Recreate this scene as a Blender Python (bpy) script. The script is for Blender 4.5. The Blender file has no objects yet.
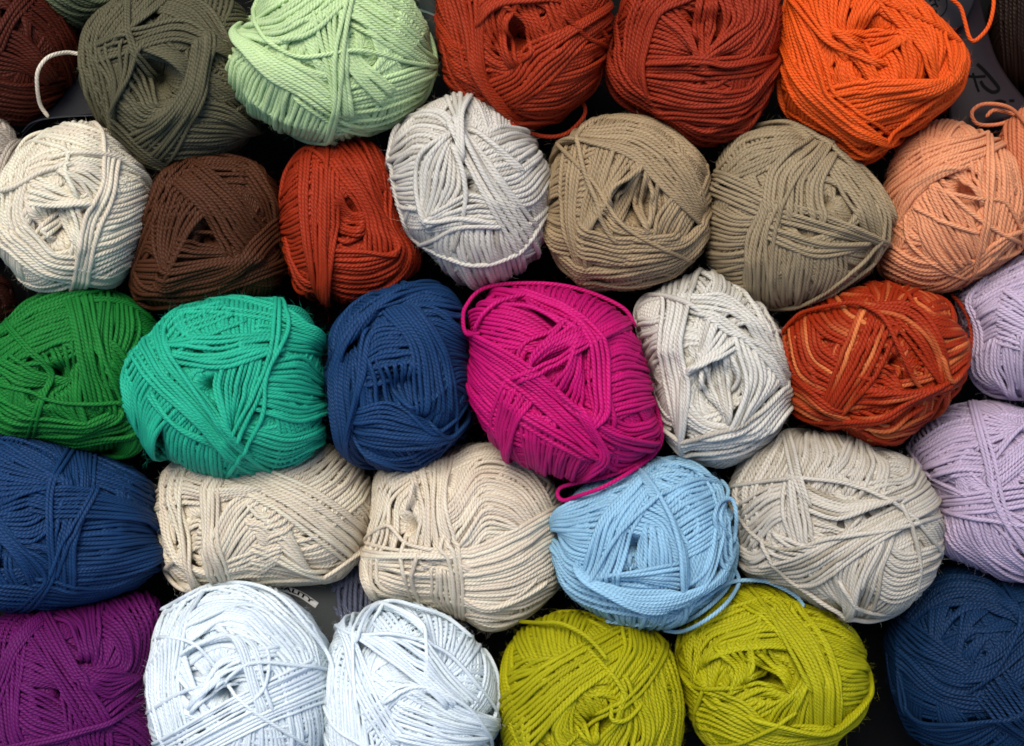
DATA = """
@dark_brown_corner crop=0,0,4.977 z=32 col=76,26,10
O -420,200 -350,-50 -200,-180 0,-220 180,-120 300,0 370,150 390,260 370,400 250,560 130,620 0,610 -200,560 -370,420
T dark reddish brown ball of yarn in the top corner behind the white strand
B -50,380 150,420 300,400 / -50,600 130,610 260,560
B 60,60 200,160 300,330 / 150,-60 280,60 360,220
B -40,120 100,180 220,330 / -40,330 80,350 180,400
B -20,150 40,60 120,-40 / 20,220 80,100 180,-20
@grey_green_top crop=0,0,1 z=36 col=88,98,72
O 25,-50 35,-95 75,-120 115,-95 127,-50 122,-8 105,16 80,25 52,18 32,-8
T grey green yarn ball cut off by the top edge above the dark olive ball
B 30,-5 55,15 80,26 / 60,-40 90,-10 110,8
B 60,-20 90,0 120,-10 / 50,0 75,12 105,12
@dark_olive crop=75,0,4.142 yr=0.96 z=44 col=96,93,70
O 30,300 32,200 60,110 130,40 230,-30 450,-60 620,-20 720,60 760,200 780,400 740,560 640,640 500,690 350,710 250,660 150,560 60,430
H 320,330 100 .5
T dark olive green yarn ball with a wide open hole, left of the mint ball
B 540,220 640,330 720,500 / 620,200 690,260 760,420
B 40,220 110,90 230,-20 / 240,130 330,60 420,-30 &
B 250,30 420,70 560,190 / 420,-40 560,40 640,190
B 500,420 620,440 700,500 / 430,650 560,640 680,600
B 300,210 400,260 470,340 / 400,190 460,240 520,260
B 60,190 250,130 450,90 600,180 / 40,280 250,215 420,170 560,210
B 180,460 260,520 340,480 / 290,340 340,440 380,440 ~
B 480,250 440,380 330,500 230,560 / 560,220 520,400 430,580 380,660
B 110,270 150,350 160,470 / 260,240 230,330 180,420
B 40,290 90,470 220,650 360,700 / 110,270 160,470 260,600 350,670
B 225,-20 228,110 245,210 280,300
B 238,-20 240,110 258,200 292,280
@mint crop=220,0,4.6545 yr=1.1 z=58 col=204,230,172
O 15,330 40,240 70,160 150,60 230,-60 450,-140 700,-150 850,-50 940,60 985,200 1000,310 970,430 890,530 790,590 620,640 500,670 350,640 200,570 100,490 40,400
T pale mint green yarn ball with loose strands crossing its face
B 600,100 800,230 985,330 / 760,-60 900,40 975,150 &
B 640,400 800,350 980,300 / 560,620 750,590 900,520
B 560,130 660,280 760,370 / 560,260 640,370 700,440
B 120,230 60,290 40,400 / 290,430 270,510 250,620
B 290,430 270,510 250,620 / 540,500 490,590 440,680
B 100,170 330,190 600,0 / 150,100 330,0 400,-60
B 140,190 260,260 400,330 510,420 / 120,220 250,360 430,470 560,560
B 430,470 560,560 700,590 820,570 / 410,500 540,590 690,620 800,590
B 460,130 500,300 530,480 / 590,130 580,300 600,480
B 290,190 430,160 600,10
B 150,-30 165,90 230,190 380,265 640,235 860,285 1000,310
B 590,20 535,250 530,470 490,640
B 620,-20 575,200 550,450 505,640 440,660
@rust_left crop=390,0,4.096 z=54 col=170,54,22
O 180,-80 190,100 210,250 240,350 330,430 470,500 640,510 780,420 850,350 890,200 905,50 890,-80 780,-180 540,-220 300,-180
H 510,170 95 .45
T rust red yarn ball at the top edge, directly right of the mint ball
B 190,60 250,150 300,170 / 230,330 290,350 350,400 &
B 210,-60 250,120 310,330 / 290,-60 330,120 390,300
B 720,190 800,160 880,130 / 520,460 700,440 850,350
B 620,-20 650,60 680,120 / 760,-60 800,20 830,60
B 390,150 430,220 520,230 / 400,290 480,300 530,260 ~
B 400,80 420,180 450,230 / 500,60 480,120 490,200 ~
B 520,60 560,90 570,150 / 600,50 620,100 640,130 ~
B 400,340 500,300 560,200 680,130 860,40 / 480,450 640,330 760,200 890,90
B 270,-40 320,150 370,300 460,440 / 400,-40 390,60 380,200 400,330 480,440
B 400,70 470,25 620,10 / 430,-20 500,-40 640,-40
B 460,430 540,490 700,490 / 440,470 540,510 680,510
B 700,60 800,150 870,180
L 480,500,0 560,540,2 650,560,3 725,545,2 785,490,0 800,450,-1 785,410,-3 760,370,-4
@rust_right crop=600,0,4.974 z=52 col=158,50,24
O 30,350 60,200 90,50 130,-60 250,-170 500,-200 750,-170 870,-60 900,60 890,250 870,420 800,560 700,680 500,720 350,650 200,560 80,480
H 540,100 120 .45
T rust red yarn ball at the top edge, touching the bright orange ball
B 150,60 80,120 40,200 / 160,450 80,400 30,330
B 300,600 500,640 720,600 / 400,700 520,710 620,690
B 300,80 380,130 460,250 / 230,330 380,320 500,280
B 380,60 450,150 460,200 / 300,80 400,160 470,250
B 480,30 460,130 490,220 / 580,40 580,120 540,230 ~
B 620,20 640,110 590,200 / 730,40 730,120 620,200 ~
B 760,20 780,150 740,280 / 880,0 870,150 840,280
B 540,260 640,180 740,110 750,20 / 600,300 760,300 840,160 880,0
B 250,310 500,280 620,310 850,280 / 230,380 480,390 750,370 850,330
B 240,400 500,440 720,440 850,330 / 180,500 400,570 700,590 860,440
B 190,-20 130,200 130,480 250,540 / 400,20 290,100 230,300 240,420
B 200,440 400,520 700,500 850,350 / 130,480 300,560 600,590 780,530 880,350
@orange crop=770,0,4.390 z=60 col=255,94,26
O 55,200 60,60 110,-50 250,-130 450,-130 593,-35 645,9 698,53 751,101 790,160 845,220 855,330 820,420 700,530 560,620 500,680 400,715 330,660 200,590 80,490 50,380
H 450,170 140 .3
T bright orange yarn ball with a spiral hole at the top edge
B 10,430 100,500 300,610 / 20,480 120,550 330,680
B 320,640 400,620 550,590 / 400,720 480,660 560,600
B 170,0 210,100 270,180 / 300,30 290,110 280,180
B 270,20 270,130 330,180 / 480,20 420,80 350,140 ~
B 350,130 460,110 540,130 / 340,200 440,260 550,200 ~
B 350,250 400,300 430,350 / 740,150 750,230 740,310
B 470,20 560,110 640,200 700,330 / 650,-40 740,80 760,200 750,330
B 300,380 440,355 700,350 750,320 / 450,570 600,520 760,420 840,300
B 60,200 90,380 250,550 330,610 / 110,20 200,180 260,330 300,420 550,610
B 90,10 250,190 370,250 / 120,10 270,180 400,240
B 60,180 150,330 350,510 550,610 / 70,250 160,400 320,540 500,610
B 760,150 840,220 850,330 800,430 560,590
B 750,130 770,250 760,380 680,460
B 20,0 50,170 60,300 120,440
L 702,-130,-6 781,-22,-8 834,28,-8 855,92,-8 873,158,-8 894,180,-8 926,158,-8 957,119,-8 975,64,-8 982,0,-8 970,-60,-8
@cream_far_left crop=0,0,1 z=38 col=196,186,172
O -85,175 -75,130 -45,115 0,118 18,135 26,160 22,190 0,225 -40,240 -75,220
T beige white yarn ball cut off by the left edge, beside the cream ball
B -20,120 5,130 20,150 / -30,200 -5,190 15,170
B -10,190 5,150 25,135 / 0,220 15,190 25,160
@cream_left crop=0,110,3.929 yr=1.1 z=50 col=245,229,207
O -25,400 -10,300 60,190 150,110 260,60 390,50 480,130 570,240 590,350 570,480 520,600 450,690 340,715 180,720 90,680 20,590 -15,500
H 210,440 95 .45
T cream yarn ball with a round hole, left edge, under the white loop
B 430,280 500,280 580,250 / 350,680 430,640 520,590
B 200,110 300,130 450,190 / 260,60 380,80 480,140
B 10,330 80,230 200,160 290,170 / 0,350 100,270 240,240 280,230
B 290,180 400,180 520,210 / 280,280 330,330 350,370
B 100,270 110,380 150,460 / 200,380 200,430 180,470 ~
B 300,350 220,400 150,470 / 310,390 240,450 180,490 ~
B 230,440 250,480 290,520 / 310,400 320,440 310,510 ~
B 160,270 220,300 310,350 / 160,370 230,380 310,370
B 10,300 10,450 60,560 180,640 / 110,280 90,400 140,500 250,600
B 130,490 200,560 300,580 / 20,540 150,640 330,690
B 410,170 400,300 330,430 290,640 / 460,230 430,360 380,480 340,660
B 180,130 270,170 260,250 300,340
B -20,330 60,310 170,250 290,220
B 200,190 330,175 450,190 540,240
L 189,30,0 186,22,1 158,-21.6,1 146,-92.7,1 150,-156,1 189,-207,1 253,-225.5,1 300,-222,1 328,-218,0
L 60,170,2 100,115,2 150,90,2 200,85,0 230,90,-2
@brown crop=120,145,4.261 z=42 col=80,46,26
O 50,560 80,400 120,220 200,90 320,40 480,40 600,80 680,200 690,350 700,550 640,640 500,680 300,700 150,700 60,650
H 375,390 60 .35
T chocolate brown yarn ball above the teal ball
B 350,100 480,100 600,250 / 450,50 570,80 650,220
B 180,130 140,200 110,230 / 160,480 110,450 70,500
B 60,500 160,500 250,520 / 60,600 200,620 350,590
B 170,220 150,400 190,590 / 370,290 300,380 220,530
B 290,410 400,440 520,440 / 230,560 400,520 560,480
B 250,180 350,280 430,420 / 380,110 500,220 600,340
B 240,580 450,520 560,410 680,300 / 180,640 400,600 580,480 690,380
B 150,330 220,180 280,100 / 120,300 170,180 250,90
B 60,690 200,690 450,620 680,540
B 100,640 260,640 460,590 680,500 / 80,660 260,665 460,605 680,520
@rust_small crop=270,130,4.144 z=46 col=168,52,22
O 45,330 60,200 130,80 200,55 330,40 440,60 490,150 520,280 560,420 620,510 600,590 520,660 380,700 250,715 120,690 70,550
H 330,380 90 .45
T small rust red yarn ball with an oval hole, below the mint ball
B 150,140 90,190 50,250 / 140,560 90,570 70,540
B 400,80 450,180 500,330 / 440,60 480,130 500,230
B 300,280 330,330 380,340 / 280,460 320,470 360,460 ~
B 250,170 380,330 400,490 / 400,90 480,280 590,500
B 270,500 360,500 470,510 / 260,690 450,680 580,590 590,500
B 130,120 130,350 170,640 / 280,220 270,400 245,690
B 70,150 150,80 230,130 240,200
B 240,50 240,150 230,400 240,690
B 300,60 380,150 430,290 530,470
@grey_white crop=380,85,3.55 yr=1.1 z=56 col=224,220,209 var=168,158,140
O 30,250 50,160 130,90 250,35 330,35 420,90 520,170 590,270 610,360 600,450 580,560 520,660 350,720 260,680 160,590 90,520 50,400
H 310,360 25 .3
T off white yarn ball with grey flecks, right of the small rust ball
B 340,180 430,150 480,150 / 440,440 540,420 600,340
B 210,500 200,570 220,640 / 480,480 490,560 520,650
B 220,110 130,110 60,170 / 150,440 90,440 60,430
B 230,200 150,300 150,440 / 260,220 280,360 200,480
B 220,440 310,390 370,400 / 190,520 300,500 420,500
B 100,120 200,110 270,180 / 140,90 230,100 280,170
B 270,190 370,390 470,560 / 310,170 430,340 550,490
B 240,50 270,120 280,190 / 330,40 300,110 290,190
B 240,190 150,260 135,370 170,490
B 260,220 300,330 300,440 260,590
B 80,470 130,560 330,635 490,590 590,460
B 150,470 200,480 300,470 410,490
B 190,550 290,500 430,500
@tan_left crop=540,105,3.828 z=54 col=172,150,116
O 25,400 40,220 100,120 180,60 330,45 440,60 560,140 630,220 650,330 650,450 600,590 480,680 300,710 150,680 60,600 25,520
H 370,370 100 .5
T tan yarn ball with a deep round hole and one strand across it
B 130,170 60,220 45,300 / 150,600 70,560 40,500
B 330,60 480,100 620,240 / 400,45 520,100 620,200
B 90,180 90,450 150,640 / 270,190 230,300 190,440 190,650
B 270,200 240,300 180,440 / 370,230 300,300 230,410
B 370,270 370,380 400,460 / 470,350 470,420 420,470 ~
B 350,270 280,330 270,400 / 370,290 350,380 290,480 ~
B 250,400 320,470 390,480 / 240,440 300,490 400,500 ~
B 480,380 440,450 430,510 / 640,380 600,430 570,480
B 200,480 300,510 460,500 / 190,640 400,650 600,570
B 180,150 350,210 480,340 600,450 / 180,90 400,90 560,220 640,400
B 420,520 560,510 640,420 / 350,690 520,640 640,500
B 70,155 200,290 300,440 400,510 600,605
B 25,520 100,640 300,690 500,660 620,560
B 155,180 150,110 200,70
@tan_right crop=700,115,3.73 z=52 col=164,147,116
O 20,520 30,300 60,170 150,70 300,30 400,60 500,110 620,220 720,340 725,430 680,520 600,610 480,690 300,725 150,680 60,600
H 470,320 30 .3
T tan yarn ball with tightly crossed bands, below the bright orange ball
B 500,110 640,250 720,400 / 540,140 680,300 730,400
B 60,200 180,70 380,60 / 110,240 220,200 300,150
B 40,340 130,380 220,380 / 20,590 90,580 180,560
B 180,560 170,620 200,690 / 540,520 540,580 500,660
B 40,200 150,240 310,320 / 40,290 120,330 250,380
B 220,380 180,480 180,620 / 310,350 290,470 270,700
B 470,190 560,350 620,440 / 480,110 620,260 670,400
B 330,330 450,370 640,450 / 310,400 440,430 600,470
B 300,430 420,470 580,480 / 300,480 420,520 540,510
B 370,110 260,200 240,290 / 490,170 450,260 450,330
B 290,340 250,450 260,600 290,690
B 450,110 370,220 310,340 280,460 270,600 280,700
B 470,110 600,220 690,380 650,530 500,660 330,720
B 480,130 590,240 670,380 630,510 490,640
@peach crop=870,105,3.825 z=50 col=242,162,118
O 35,600 50,450 60,280 130,130 240,65 350,75 440,110 540,190 575,330 585,430 580,530 520,590 420,660 280,710 150,700 60,660
H 370,320 45 .35
T peach yarn ball with loose outer strands, below the bright orange ball
B 60,520 200,600 400,600 / 60,660 250,710 450,640
B 440,150 440,350 420,560 / 540,190 570,330 550,480
B 310,240 350,280 400,340 / 420,210 420,260 430,320 ~
B 180,420 230,560 300,630 / 310,320 380,420 420,540
B 70,260 200,170 420,110 / 150,370 280,260 510,150
B 60,480 120,340 250,260 / 120,430 200,320 310,260
B 400,600 480,520 560,480 / 450,640 540,580 580,500
B 140,420 150,510 220,590 310,640
B 290,330 380,410 480,480 570,525
B 300,340 400,360 500,370 550,440
B 170,390 300,450 420,490
B 440,110 440,300 430,450 410,590
B 455,120 460,300 445,450 430,570
@peach_right crop=0,0,1 z=44 col=214,128,88
O 994,180 997,146 1010,118 1040,104 1070,115 1092,150 1092,200 1075,240 1040,256 1008,232
T orange peach yarn ball cut off by the right edge with a loose coil above
B 1005,130 1010,170 1015,210 / 1030,110 1030,170 1030,230
L 1030,128,2 1010,108,0 985,104,-4 972,112,-4 978,124,-4 1000,124,-4 1015,116,-4 995,110,-4 985,118,-4
@lavender_upper crop=900,245,4.266 yr=0.94 z=44 col=202,186,210
O 240,240 260,190 350,120 520,50 700,40 850,150 900,350 850,550 700,640 530,650 400,640 310,560 300,430 280,310
T lavender yarn ball at the right edge beside the variegated rust ball
B 250,220 380,150 540,70 / 300,330 420,230 560,190
B 300,330 400,260 540,230 / 310,500 400,420 480,410
B 320,480 330,560 420,620 / 540,420 540,520 540,630 &
B 480,200 560,260 640,330 / 450,420 520,440 600,460
B 280,590 400,640 540,650
@lavender_lower crop=890,385,3.552 yr=0.94 z=42 col=198,181,208
O 60,220 150,110 270,60 420,70 600,150 700,350 680,550 560,680 420,690 280,640 180,590 170,470 160,400 110,300
T lavender yarn ball wrapped by a vertical band, above the dark navy ball
B 90,210 220,130 320,110 / 180,340 260,320 340,320
B 330,80 420,130 520,180 / 380,250 430,200 480,150
B 380,280 430,240 500,180 / 370,380 430,330 520,250
B 190,480 220,560 320,640 / 400,480 430,580 500,640
B 420,470 490,520 560,600 / 400,520 450,570 520,640
B 180,400 320,380 520,350 / 180,460 330,450 520,420
B 55,230 150,350 220,380 / 65,215 160,330 240,375
B 180,440 300,470 520,500
B 290,60 340,260 380,440 470,590 / 320,80 370,260 410,440 490,560
@green crop=0,280,4.144 z=44 col=28,126,50
O -60,500 -60,300 20,180 120,90 290,20 420,30 540,80 640,180 680,350 650,550 590,700 400,720 150,660 0,620
H 225,390 70 .45
T bright green yarn ball at the left edge, left of the teal ball
B 390,100 380,250 440,380 / 560,130 560,250 470,390
B 500,300 580,420 610,560 / 460,560 520,640 500,710
B 20,200 150,140 280,90 / 0,400 100,310 300,230
B 110,320 200,280 300,250 / 170,340 240,330 310,310
B 210,350 240,400 210,460 / 300,320 310,400 260,450 ~
B 200,540 220,570 290,590 / 330,420 330,500 350,560
B 30,390 120,440 190,440 / 80,340 150,380 200,400
B -20,480 100,540 250,600 480,570 / -20,620 100,640 300,690 480,670
B 160,570 350,580 490,530 / 170,640 330,640 460,590
B 270,80 310,250 350,480 / 380,100 420,330 480,480
B -10,240 150,140 310,70 450,40 / 20,180 140,80 300,30 440,25
B 40,200 120,290 200,390 170,480 120,650
B 60,205 135,290 215,385 185,480 145,650
B -10,430 120,460 220,500 350,510 510,500
@teal crop=115,285,3.732 z=60 col=42,188,152
O 30,360 50,260 130,180 220,95 340,60 430,45 600,50 700,90 770,180 775,350 785,540 720,650 600,690 430,720 280,690 150,630 70,530 35,450
H 355,375 35 .4
T teal green yarn ball, right of the bright green ball
B 220,90 230,150 280,200 / 600,50 590,120 570,210
B 600,60 700,130 770,190 / 600,230 700,240 770,250
B 70,260 40,350 55,470 / 230,470 170,540 160,630
B 230,470 170,540 160,630 / 400,560 390,640 400,710
B 600,280 700,270 770,340 / 560,480 680,510 780,480
B 540,540 660,560 780,530 / 450,650 600,690 740,630
B 380,320 370,390 420,520 / 540,300 500,420 440,560
B 230,215 380,205 560,190 / 250,290 400,310 560,265
B 60,260 150,370 300,510 420,640 / 190,190 240,310 330,420 480,610
B 240,90 190,170 220,270 330,430 420,560 500,640
B 595,60 575,230 530,370 430,560
B 610,60 600,200 545,380 450,580
B 630,70 640,170 560,330 540,500 420,710
@navy_mid crop=315,275,3.636 yr=0.94 z=54 col=26,64,110
O 40,350 60,200 140,100 280,40 400,25 500,60 550,150 560,300 560,480 520,590 400,690 280,715 170,690 90,620 55,520
H 290,420 80 .45
T navy blue yarn ball with a twisted hole, between the teal and magenta balls
B 250,110 370,60 480,70 / 350,150 440,140 540,160
B 450,130 500,170 550,200 / 500,400 530,380 560,380
B 160,260 210,190 300,180 / 190,370 280,360 360,350
B 190,400 230,400 250,450 / 290,390 340,390 360,420 ~
B 270,390 280,440 330,470 / 350,390 350,440 350,480 ~
B 130,640 180,680 200,705 / 350,640 380,680 400,690
B 160,490 260,470 420,550 / 140,620 300,630 450,600
B 140,630 300,670 480,600 / 200,650 350,700 480,640
B 250,130 350,260 370,450 / 400,150 480,300 510,450
B 50,330 60,450 90,600 / 240,120 130,250 110,420 130,620
B 170,260 165,400 125,560 / 190,270 180,380 145,500
B 60,290 130,170 280,80 / 130,260 200,160 290,100
B 340,500 430,570 520,520 550,480
B 430,550 480,580 545,530
@magenta crop=455,270,3.177 z=62 col=208,18,118
O 40,170 70,100 150,55 260,50 380,65 500,115 560,170 600,270 630,400 645,500 640,570 560,625 460,665 330,660 200,620 130,570 90,500 40,380 45,260
H 340,400 25 .35
T magenta pink yarn ball with a loose loop hanging from its lower edge
B 230,70 240,120 330,170 / 560,170 500,190 430,220
B 450,220 520,190 590,230 / 510,460 580,440 630,430
B 490,470 560,500 630,480 / 470,570 560,590 630,560
B 50,270 120,340 200,400 / 60,430 100,480 140,520
B 100,100 250,130 350,190 / 70,220 160,240 260,260
B 210,500 220,570 230,630 / 420,560 390,610 370,660
B 190,430 300,490 420,560 / 210,480 290,530 400,590
B 130,430 120,510 150,580 / 250,410 200,490 170,610
B 300,380 350,320 370,260 / 400,440 410,340 400,270
B 240,320 320,260 440,240 / 250,290 300,230 330,200
B 430,260 430,370 450,490 / 480,260 480,370 500,480
B 60,270 200,370 350,500 450,590 / 70,210 250,320 380,430 490,500
B 380,430 480,500 560,530 620,540 / 400,470 480,530 560,560 620,570
B 240,330 400,245 560,180 / 260,340 420,250 560,165
B 150,70 300,120 420,230 450,440 / 180,60 350,130 470,240 480,440
B 420,500 460,570 430,640 / 440,500 480,590 410,660
L 80,200,1 40,205,2 26,170,2 35,115,2 100,55,2 260,42,2 400,62,2 530,118,2 575,180,0
L 60,190,2 90,140,3 140,100,2 230,75,0
L 632,410,0 655,510,2 625,585,3 500,650,4 380,678,4 335,692,3 326,715,3 345,732,3 390,718,4 480,685,4 600,612,3 650,560,2 660,500,0
@silver_white crop=625,260,3.469 yr=1.08 z=52 col=226,224,214 var=172,164,146
O 30,160 100,100 220,50 260,30 350,60 470,150 530,240 570,370 570,540 500,630 380,710 260,700 170,650 120,560 100,420 50,270
H 320,440 100 .4
T silvery white yarn ball with a spiral hole, between the magenta and variegated balls
B 300,40 310,70 300,110 / 530,250 480,240 440,230
B 60,200 100,200 140,180 / 100,380 110,350 150,340
B 260,370 280,480 350,550 / 380,360 400,430 350,550 ~
B 290,350 300,460 350,540 / 350,350 370,450 360,530 ~
B 230,380 270,280 290,210 / 260,370 330,340 390,300
B 220,500 290,570 400,560 / 200,640 350,640 550,560
B 390,310 420,420 380,540 / 540,330 550,420 460,520
B 230,170 370,240 480,340 550,430 / 230,130 370,140 500,270 570,400
B 150,640 280,680 400,690 / 170,610 300,640 420,650
B 130,110 130,350 170,600 / 250,60 200,300 220,440 200,610
B 300,600 450,550 570,440 / 280,690 430,660 570,530
B 120,570 200,620 300,590 450,540 560,440
B 200,400 200,560 200,650 230,700
B 20,150 60,120 150,130 260,180
B 290,205 350,250 470,300 560,390
@variegated_rust crop=770,275,4.146 yr=1.1 z=56 col=164,46,10 var=236,140,78
O 40,250 100,170 200,110 330,55 450,35 600,50 720,100 790,200 805,330 790,450 700,560 600,640 520,710 400,690 280,640 130,610 80,520 60,400
H 520,365 32 .4
T variegated rust and light orange yarn ball, left of the lavender balls
B 380,640 450,690 560,670 / 450,620 520,640 590,610
B 60,260 110,420 230,500 / 200,160 210,290 250,330
B 170,170 220,240 270,270 / 330,130 340,150 370,170
B 90,520 250,600 420,590 / 130,610 300,640 450,600
B 620,110 680,160 770,190 / 720,440 760,400 800,340
B 420,60 440,100 420,130 / 600,60 560,90 540,140
B 490,170 600,300 680,420 / 600,130 700,280 740,420
B 420,120 600,140 700,290 750,430 / 430,150 560,190 680,320 700,420
B 450,380 500,390 540,470 / 430,440 480,450 540,480 ~
B 340,490 440,480 560,480 / 280,600 480,570 700,470
B 360,190 290,370 230,530 / 500,270 430,420 290,590
B 110,430 200,500 260,540 / 90,540 200,600 300,610
B 280,600 450,580 600,500 750,430 / 330,630 500,590 640,510 800,440
B 700,340 720,420 740,440 800,370
L 40,250,0 90,190,1.5 150,150,1.5 330,115,2 420,140,2 480,190,2 540,310,2 610,450,2 690,510,2 755,520,0
L 750,80,-10 790,120,-6 825,190,-4 835,280,-4 805,370,-4 812,410,0 790,450,1 700,490,0
@navy_left crop=0,430,3.926 yr=0.94 z=46 col=24,62,108
O -200,300 -150,80 0,20 150,30 300,70 480,130 590,210 635,380 625,540 520,620 380,670 200,700 60,710 -100,680 -190,500
T navy blue yarn ball at the left edge, above the purple ball
B 370,110 480,160 580,210 / 360,200 480,240 600,290
B 360,350 500,340 620,380 / 300,620 480,600 620,520
B 20,60 130,130 220,190 / 0,260 60,250 180,230
B 180,40 230,120 240,220 / 370,90 360,170 360,250
B 20,310 100,280 180,260 / 30,420 120,440 180,400
B -10,580 20,640 30,690 / 60,560 90,640 100,700
B 0,400 100,520 140,660 / 0,330 80,440 190,560
B 230,330 220,450 230,590 / 350,290 290,430 290,600
B 210,240 400,250 600,320 640,400 / 210,340 400,340 560,360 640,420
B 210,590 400,620 620,540 / 120,690 300,690 520,630
B 20,290 180,235 380,240
B 260,70 190,230 190,420 200,560 150,650
B 280,80 205,230 203,420 215,560 170,650
B 340,270 260,420 220,520 / 355,280 275,430 240,530
B 0,280 20,380 180,560 130,650
@cream_center_left crop=150,450,4.452 z=34 col=242,226,204
O 30,200 50,100 150,20 300,-60 500,-80 700,-60 850,0 960,100 1000,250 970,420 920,510 800,580 600,600 400,600 200,630 120,590 60,500 45,350
H 200,360 50 .4
T wide cream yarn ball under the teal ball
B 600,90 680,50 780,-30 / 880,290 940,230 990,150
B 330,440 400,300 470,220 / 370,560 450,480 540,410 &
B 470,210 600,330 680,480 / 530,440 600,500 700,540
B 300,370 360,250 440,190 / 330,450 400,310 480,230
B 340,500 440,460 520,430 / 370,580 450,570 530,520 &
B 520,440 620,490 720,530 / 500,550 580,560 660,580
B 380,170 600,290 860,480 / 530,95 750,200 970,350
B 30,190 120,130 260,160 400,170 / 60,260 150,230 260,240 330,220
B 170,330 200,310 230,340 / 170,460 200,440 230,450 ~
B 60,260 100,420 200,590 / 140,260 170,420 220,590
B 240,190 240,380 270,560 / 310,180 310,400 360,570
B 200,610 500,580 750,550 940,440 / 120,600 400,600 800,590 950,460
B 160,110 145,250 165,430 210,590
@cream_center_right crop=350,435,3.641 yr=0.95 z=36 col=242,225,204
O 30,560 50,450 70,300 90,140 200,80 350,60 470,30 600,60 740,170 770,260 770,400 770,520 700,620 600,690 500,715 400,660 200,600 90,600
H 210,330 40 .4
T cream yarn ball with a concentric swirl, under the navy and magenta balls
B 370,230 470,90 640,130 740,270 / 480,390 500,370 530,370 560,360
B 400,450 560,400 750,270 / 420,620 600,630 760,560
B 420,650 560,660 640,640 / 430,660 500,705 600,685
B 70,430 200,430 380,440 / 80,540 200,590 330,600
B 300,520 300,580 320,620 / 380,540 390,600 400,640
B 80,300 100,200 200,140 / 170,340 180,250 240,180
B 80,330 50,460 90,590 / 100,380 70,480 100,590
B 230,180 260,300 240,420 / 370,80 350,250 390,420
B 80,400 200,420 450,410 750,260 / 80,440 250,440 480,430 760,290
B 100,350 150,330 200,390 300,415
B 200,400 200,500 230,610
B 260,430 230,520 260,610
B 360,440 380,540 390,640 / 400,440 410,540 415,640
L 232,165,3 222,210,2 210,280,0 230,330,-1
@light_blue crop=540,450,3.827 z=54 col=156,204,234
O 45,350 70,230 150,150 250,90 400,40 520,30 640,70 700,150 735,300 735,420 700,520 600,620 480,675 330,670 200,620 110,560 60,470
H 355,375 42 .5
T sky blue yarn ball with a long loose tail, above the two chartreuse balls
B 430,60 620,130 680,300 600,540 / 520,200 590,260 590,350 570,500
B 500,170 560,130 650,100 / 560,420 620,380 670,340
B 230,150 160,190 90,240 / 190,450 120,420 70,360
B 150,490 150,560 180,610 / 540,560 500,600 470,660
B 50,350 100,430 180,470 / 60,460 100,540 150,580
B 350,310 430,330 490,420 / 440,210 500,260 540,330
B 380,350 370,420 380,460 / 490,390 500,450 500,520
B 220,480 400,450 500,440 / 240,500 400,500 540,540
B 370,110 250,260 170,460 / 430,190 340,330 300,490
B 390,90 460,200 520,350 540,540 / 440,190 500,260 560,420 560,560
B 200,480 350,540 540,540 / 210,500 400,600 560,580 700,480
B 690,340 690,430 730,500 / 720,330 725,420 735,480
B 210,490 300,330 450,190 600,115 690,130
B 440,30 600,80 690,140 700,240
L 690,340,0 668,260,3 690,200,4 735,190,4 752,260,4 740,350,2 715,320,3 690,250,4 720,160,3 690,110,0
L 250,655,0 400,670,1 500,650,1 600,590,2 720,510,3 842,500,3 920,525,3 980,560,3 1005,590,2.5 1010,602,2
L 735,290,0 752,350,2 750,430,2 715,530,2 620,620,2 520,672,1 430,684,0
L 470,690,-2 540,695,0 620,660,2 700,600,2 750,535,1 760,490,0 730,430,0
@grey_beige crop=720,425,3.64 z=48 col=212,206,192 var=166,154,130
O 20,230 80,130 180,50 300,20 450,30 560,80 680,110 760,200 800,330 795,480 740,600 640,685 500,710 350,660 200,580 90,540 50,420
T wide greyish beige yarn ball with long loose strands, under the variegated ball
B 60,210 100,140 150,80 / 420,190 460,110 430,40
B 370,200 440,130 470,60 / 600,210 610,150 560,90
B 600,210 680,190 700,120 / 700,350 740,300 790,290
B 80,290 160,240 250,210 / 150,420 200,360 260,330
B 60,430 120,470 180,430 / 80,540 150,520 220,490
B 600,410 660,470 780,440 / 540,600 620,640 730,600
B 310,220 450,280 620,270 / 320,310 430,340 560,300
B 240,250 240,340 260,430 / 310,220 330,330 340,430
B 320,500 340,580 420,650 / 540,480 500,560 470,640
B 560,440 500,560 480,640 / 620,420 580,520 560,620
B 250,420 330,440 440,400 / 260,500 330,500 400,470
B 700,260 500,370 300,470 200,500 / 740,330 560,420 350,580 280,590
B 230,10 250,100 280,200 / 260,10 280,100 310,210
B 80,220 250,205 450,220 600,280 700,350 780,440
B 60,320 150,420 260,450 400,410 600,380 790,335
B 160,430 230,540 330,610 450,680
B 440,580 520,670 640,690 690,640
B 80,540 200,570 330,580 420,530
@purple crop=0,580,4.491 yr=0.92 z=40 col=104,22,100
O -120,500 -80,280 20,150 200,120 450,80 640,40 720,120 710,300 670,450 680,600 740,740 690,850 450,920 150,900 -60,780
H 275,500 35 .35
T dark purple yarn ball in the lower corner, below the navy ball
B 470,640 600,700 700,800 / 600,560 680,620 760,740
B 640,50 700,250 620,480 470,620 / 380,190 500,280 530,380 380,400
B 220,170 290,200 330,280 / 450,100 440,200 440,290
B 340,390 440,410 560,420 / 380,460 480,530 560,480
B 110,310 200,360 270,460 / 130,470 200,480 280,490
B 140,490 230,530 320,590 / 100,640 160,680 240,700
B 0,300 -10,500 30,700 / 110,300 100,480 100,640
B 300,600 310,680 350,760 / 440,640 440,700 460,800
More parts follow.
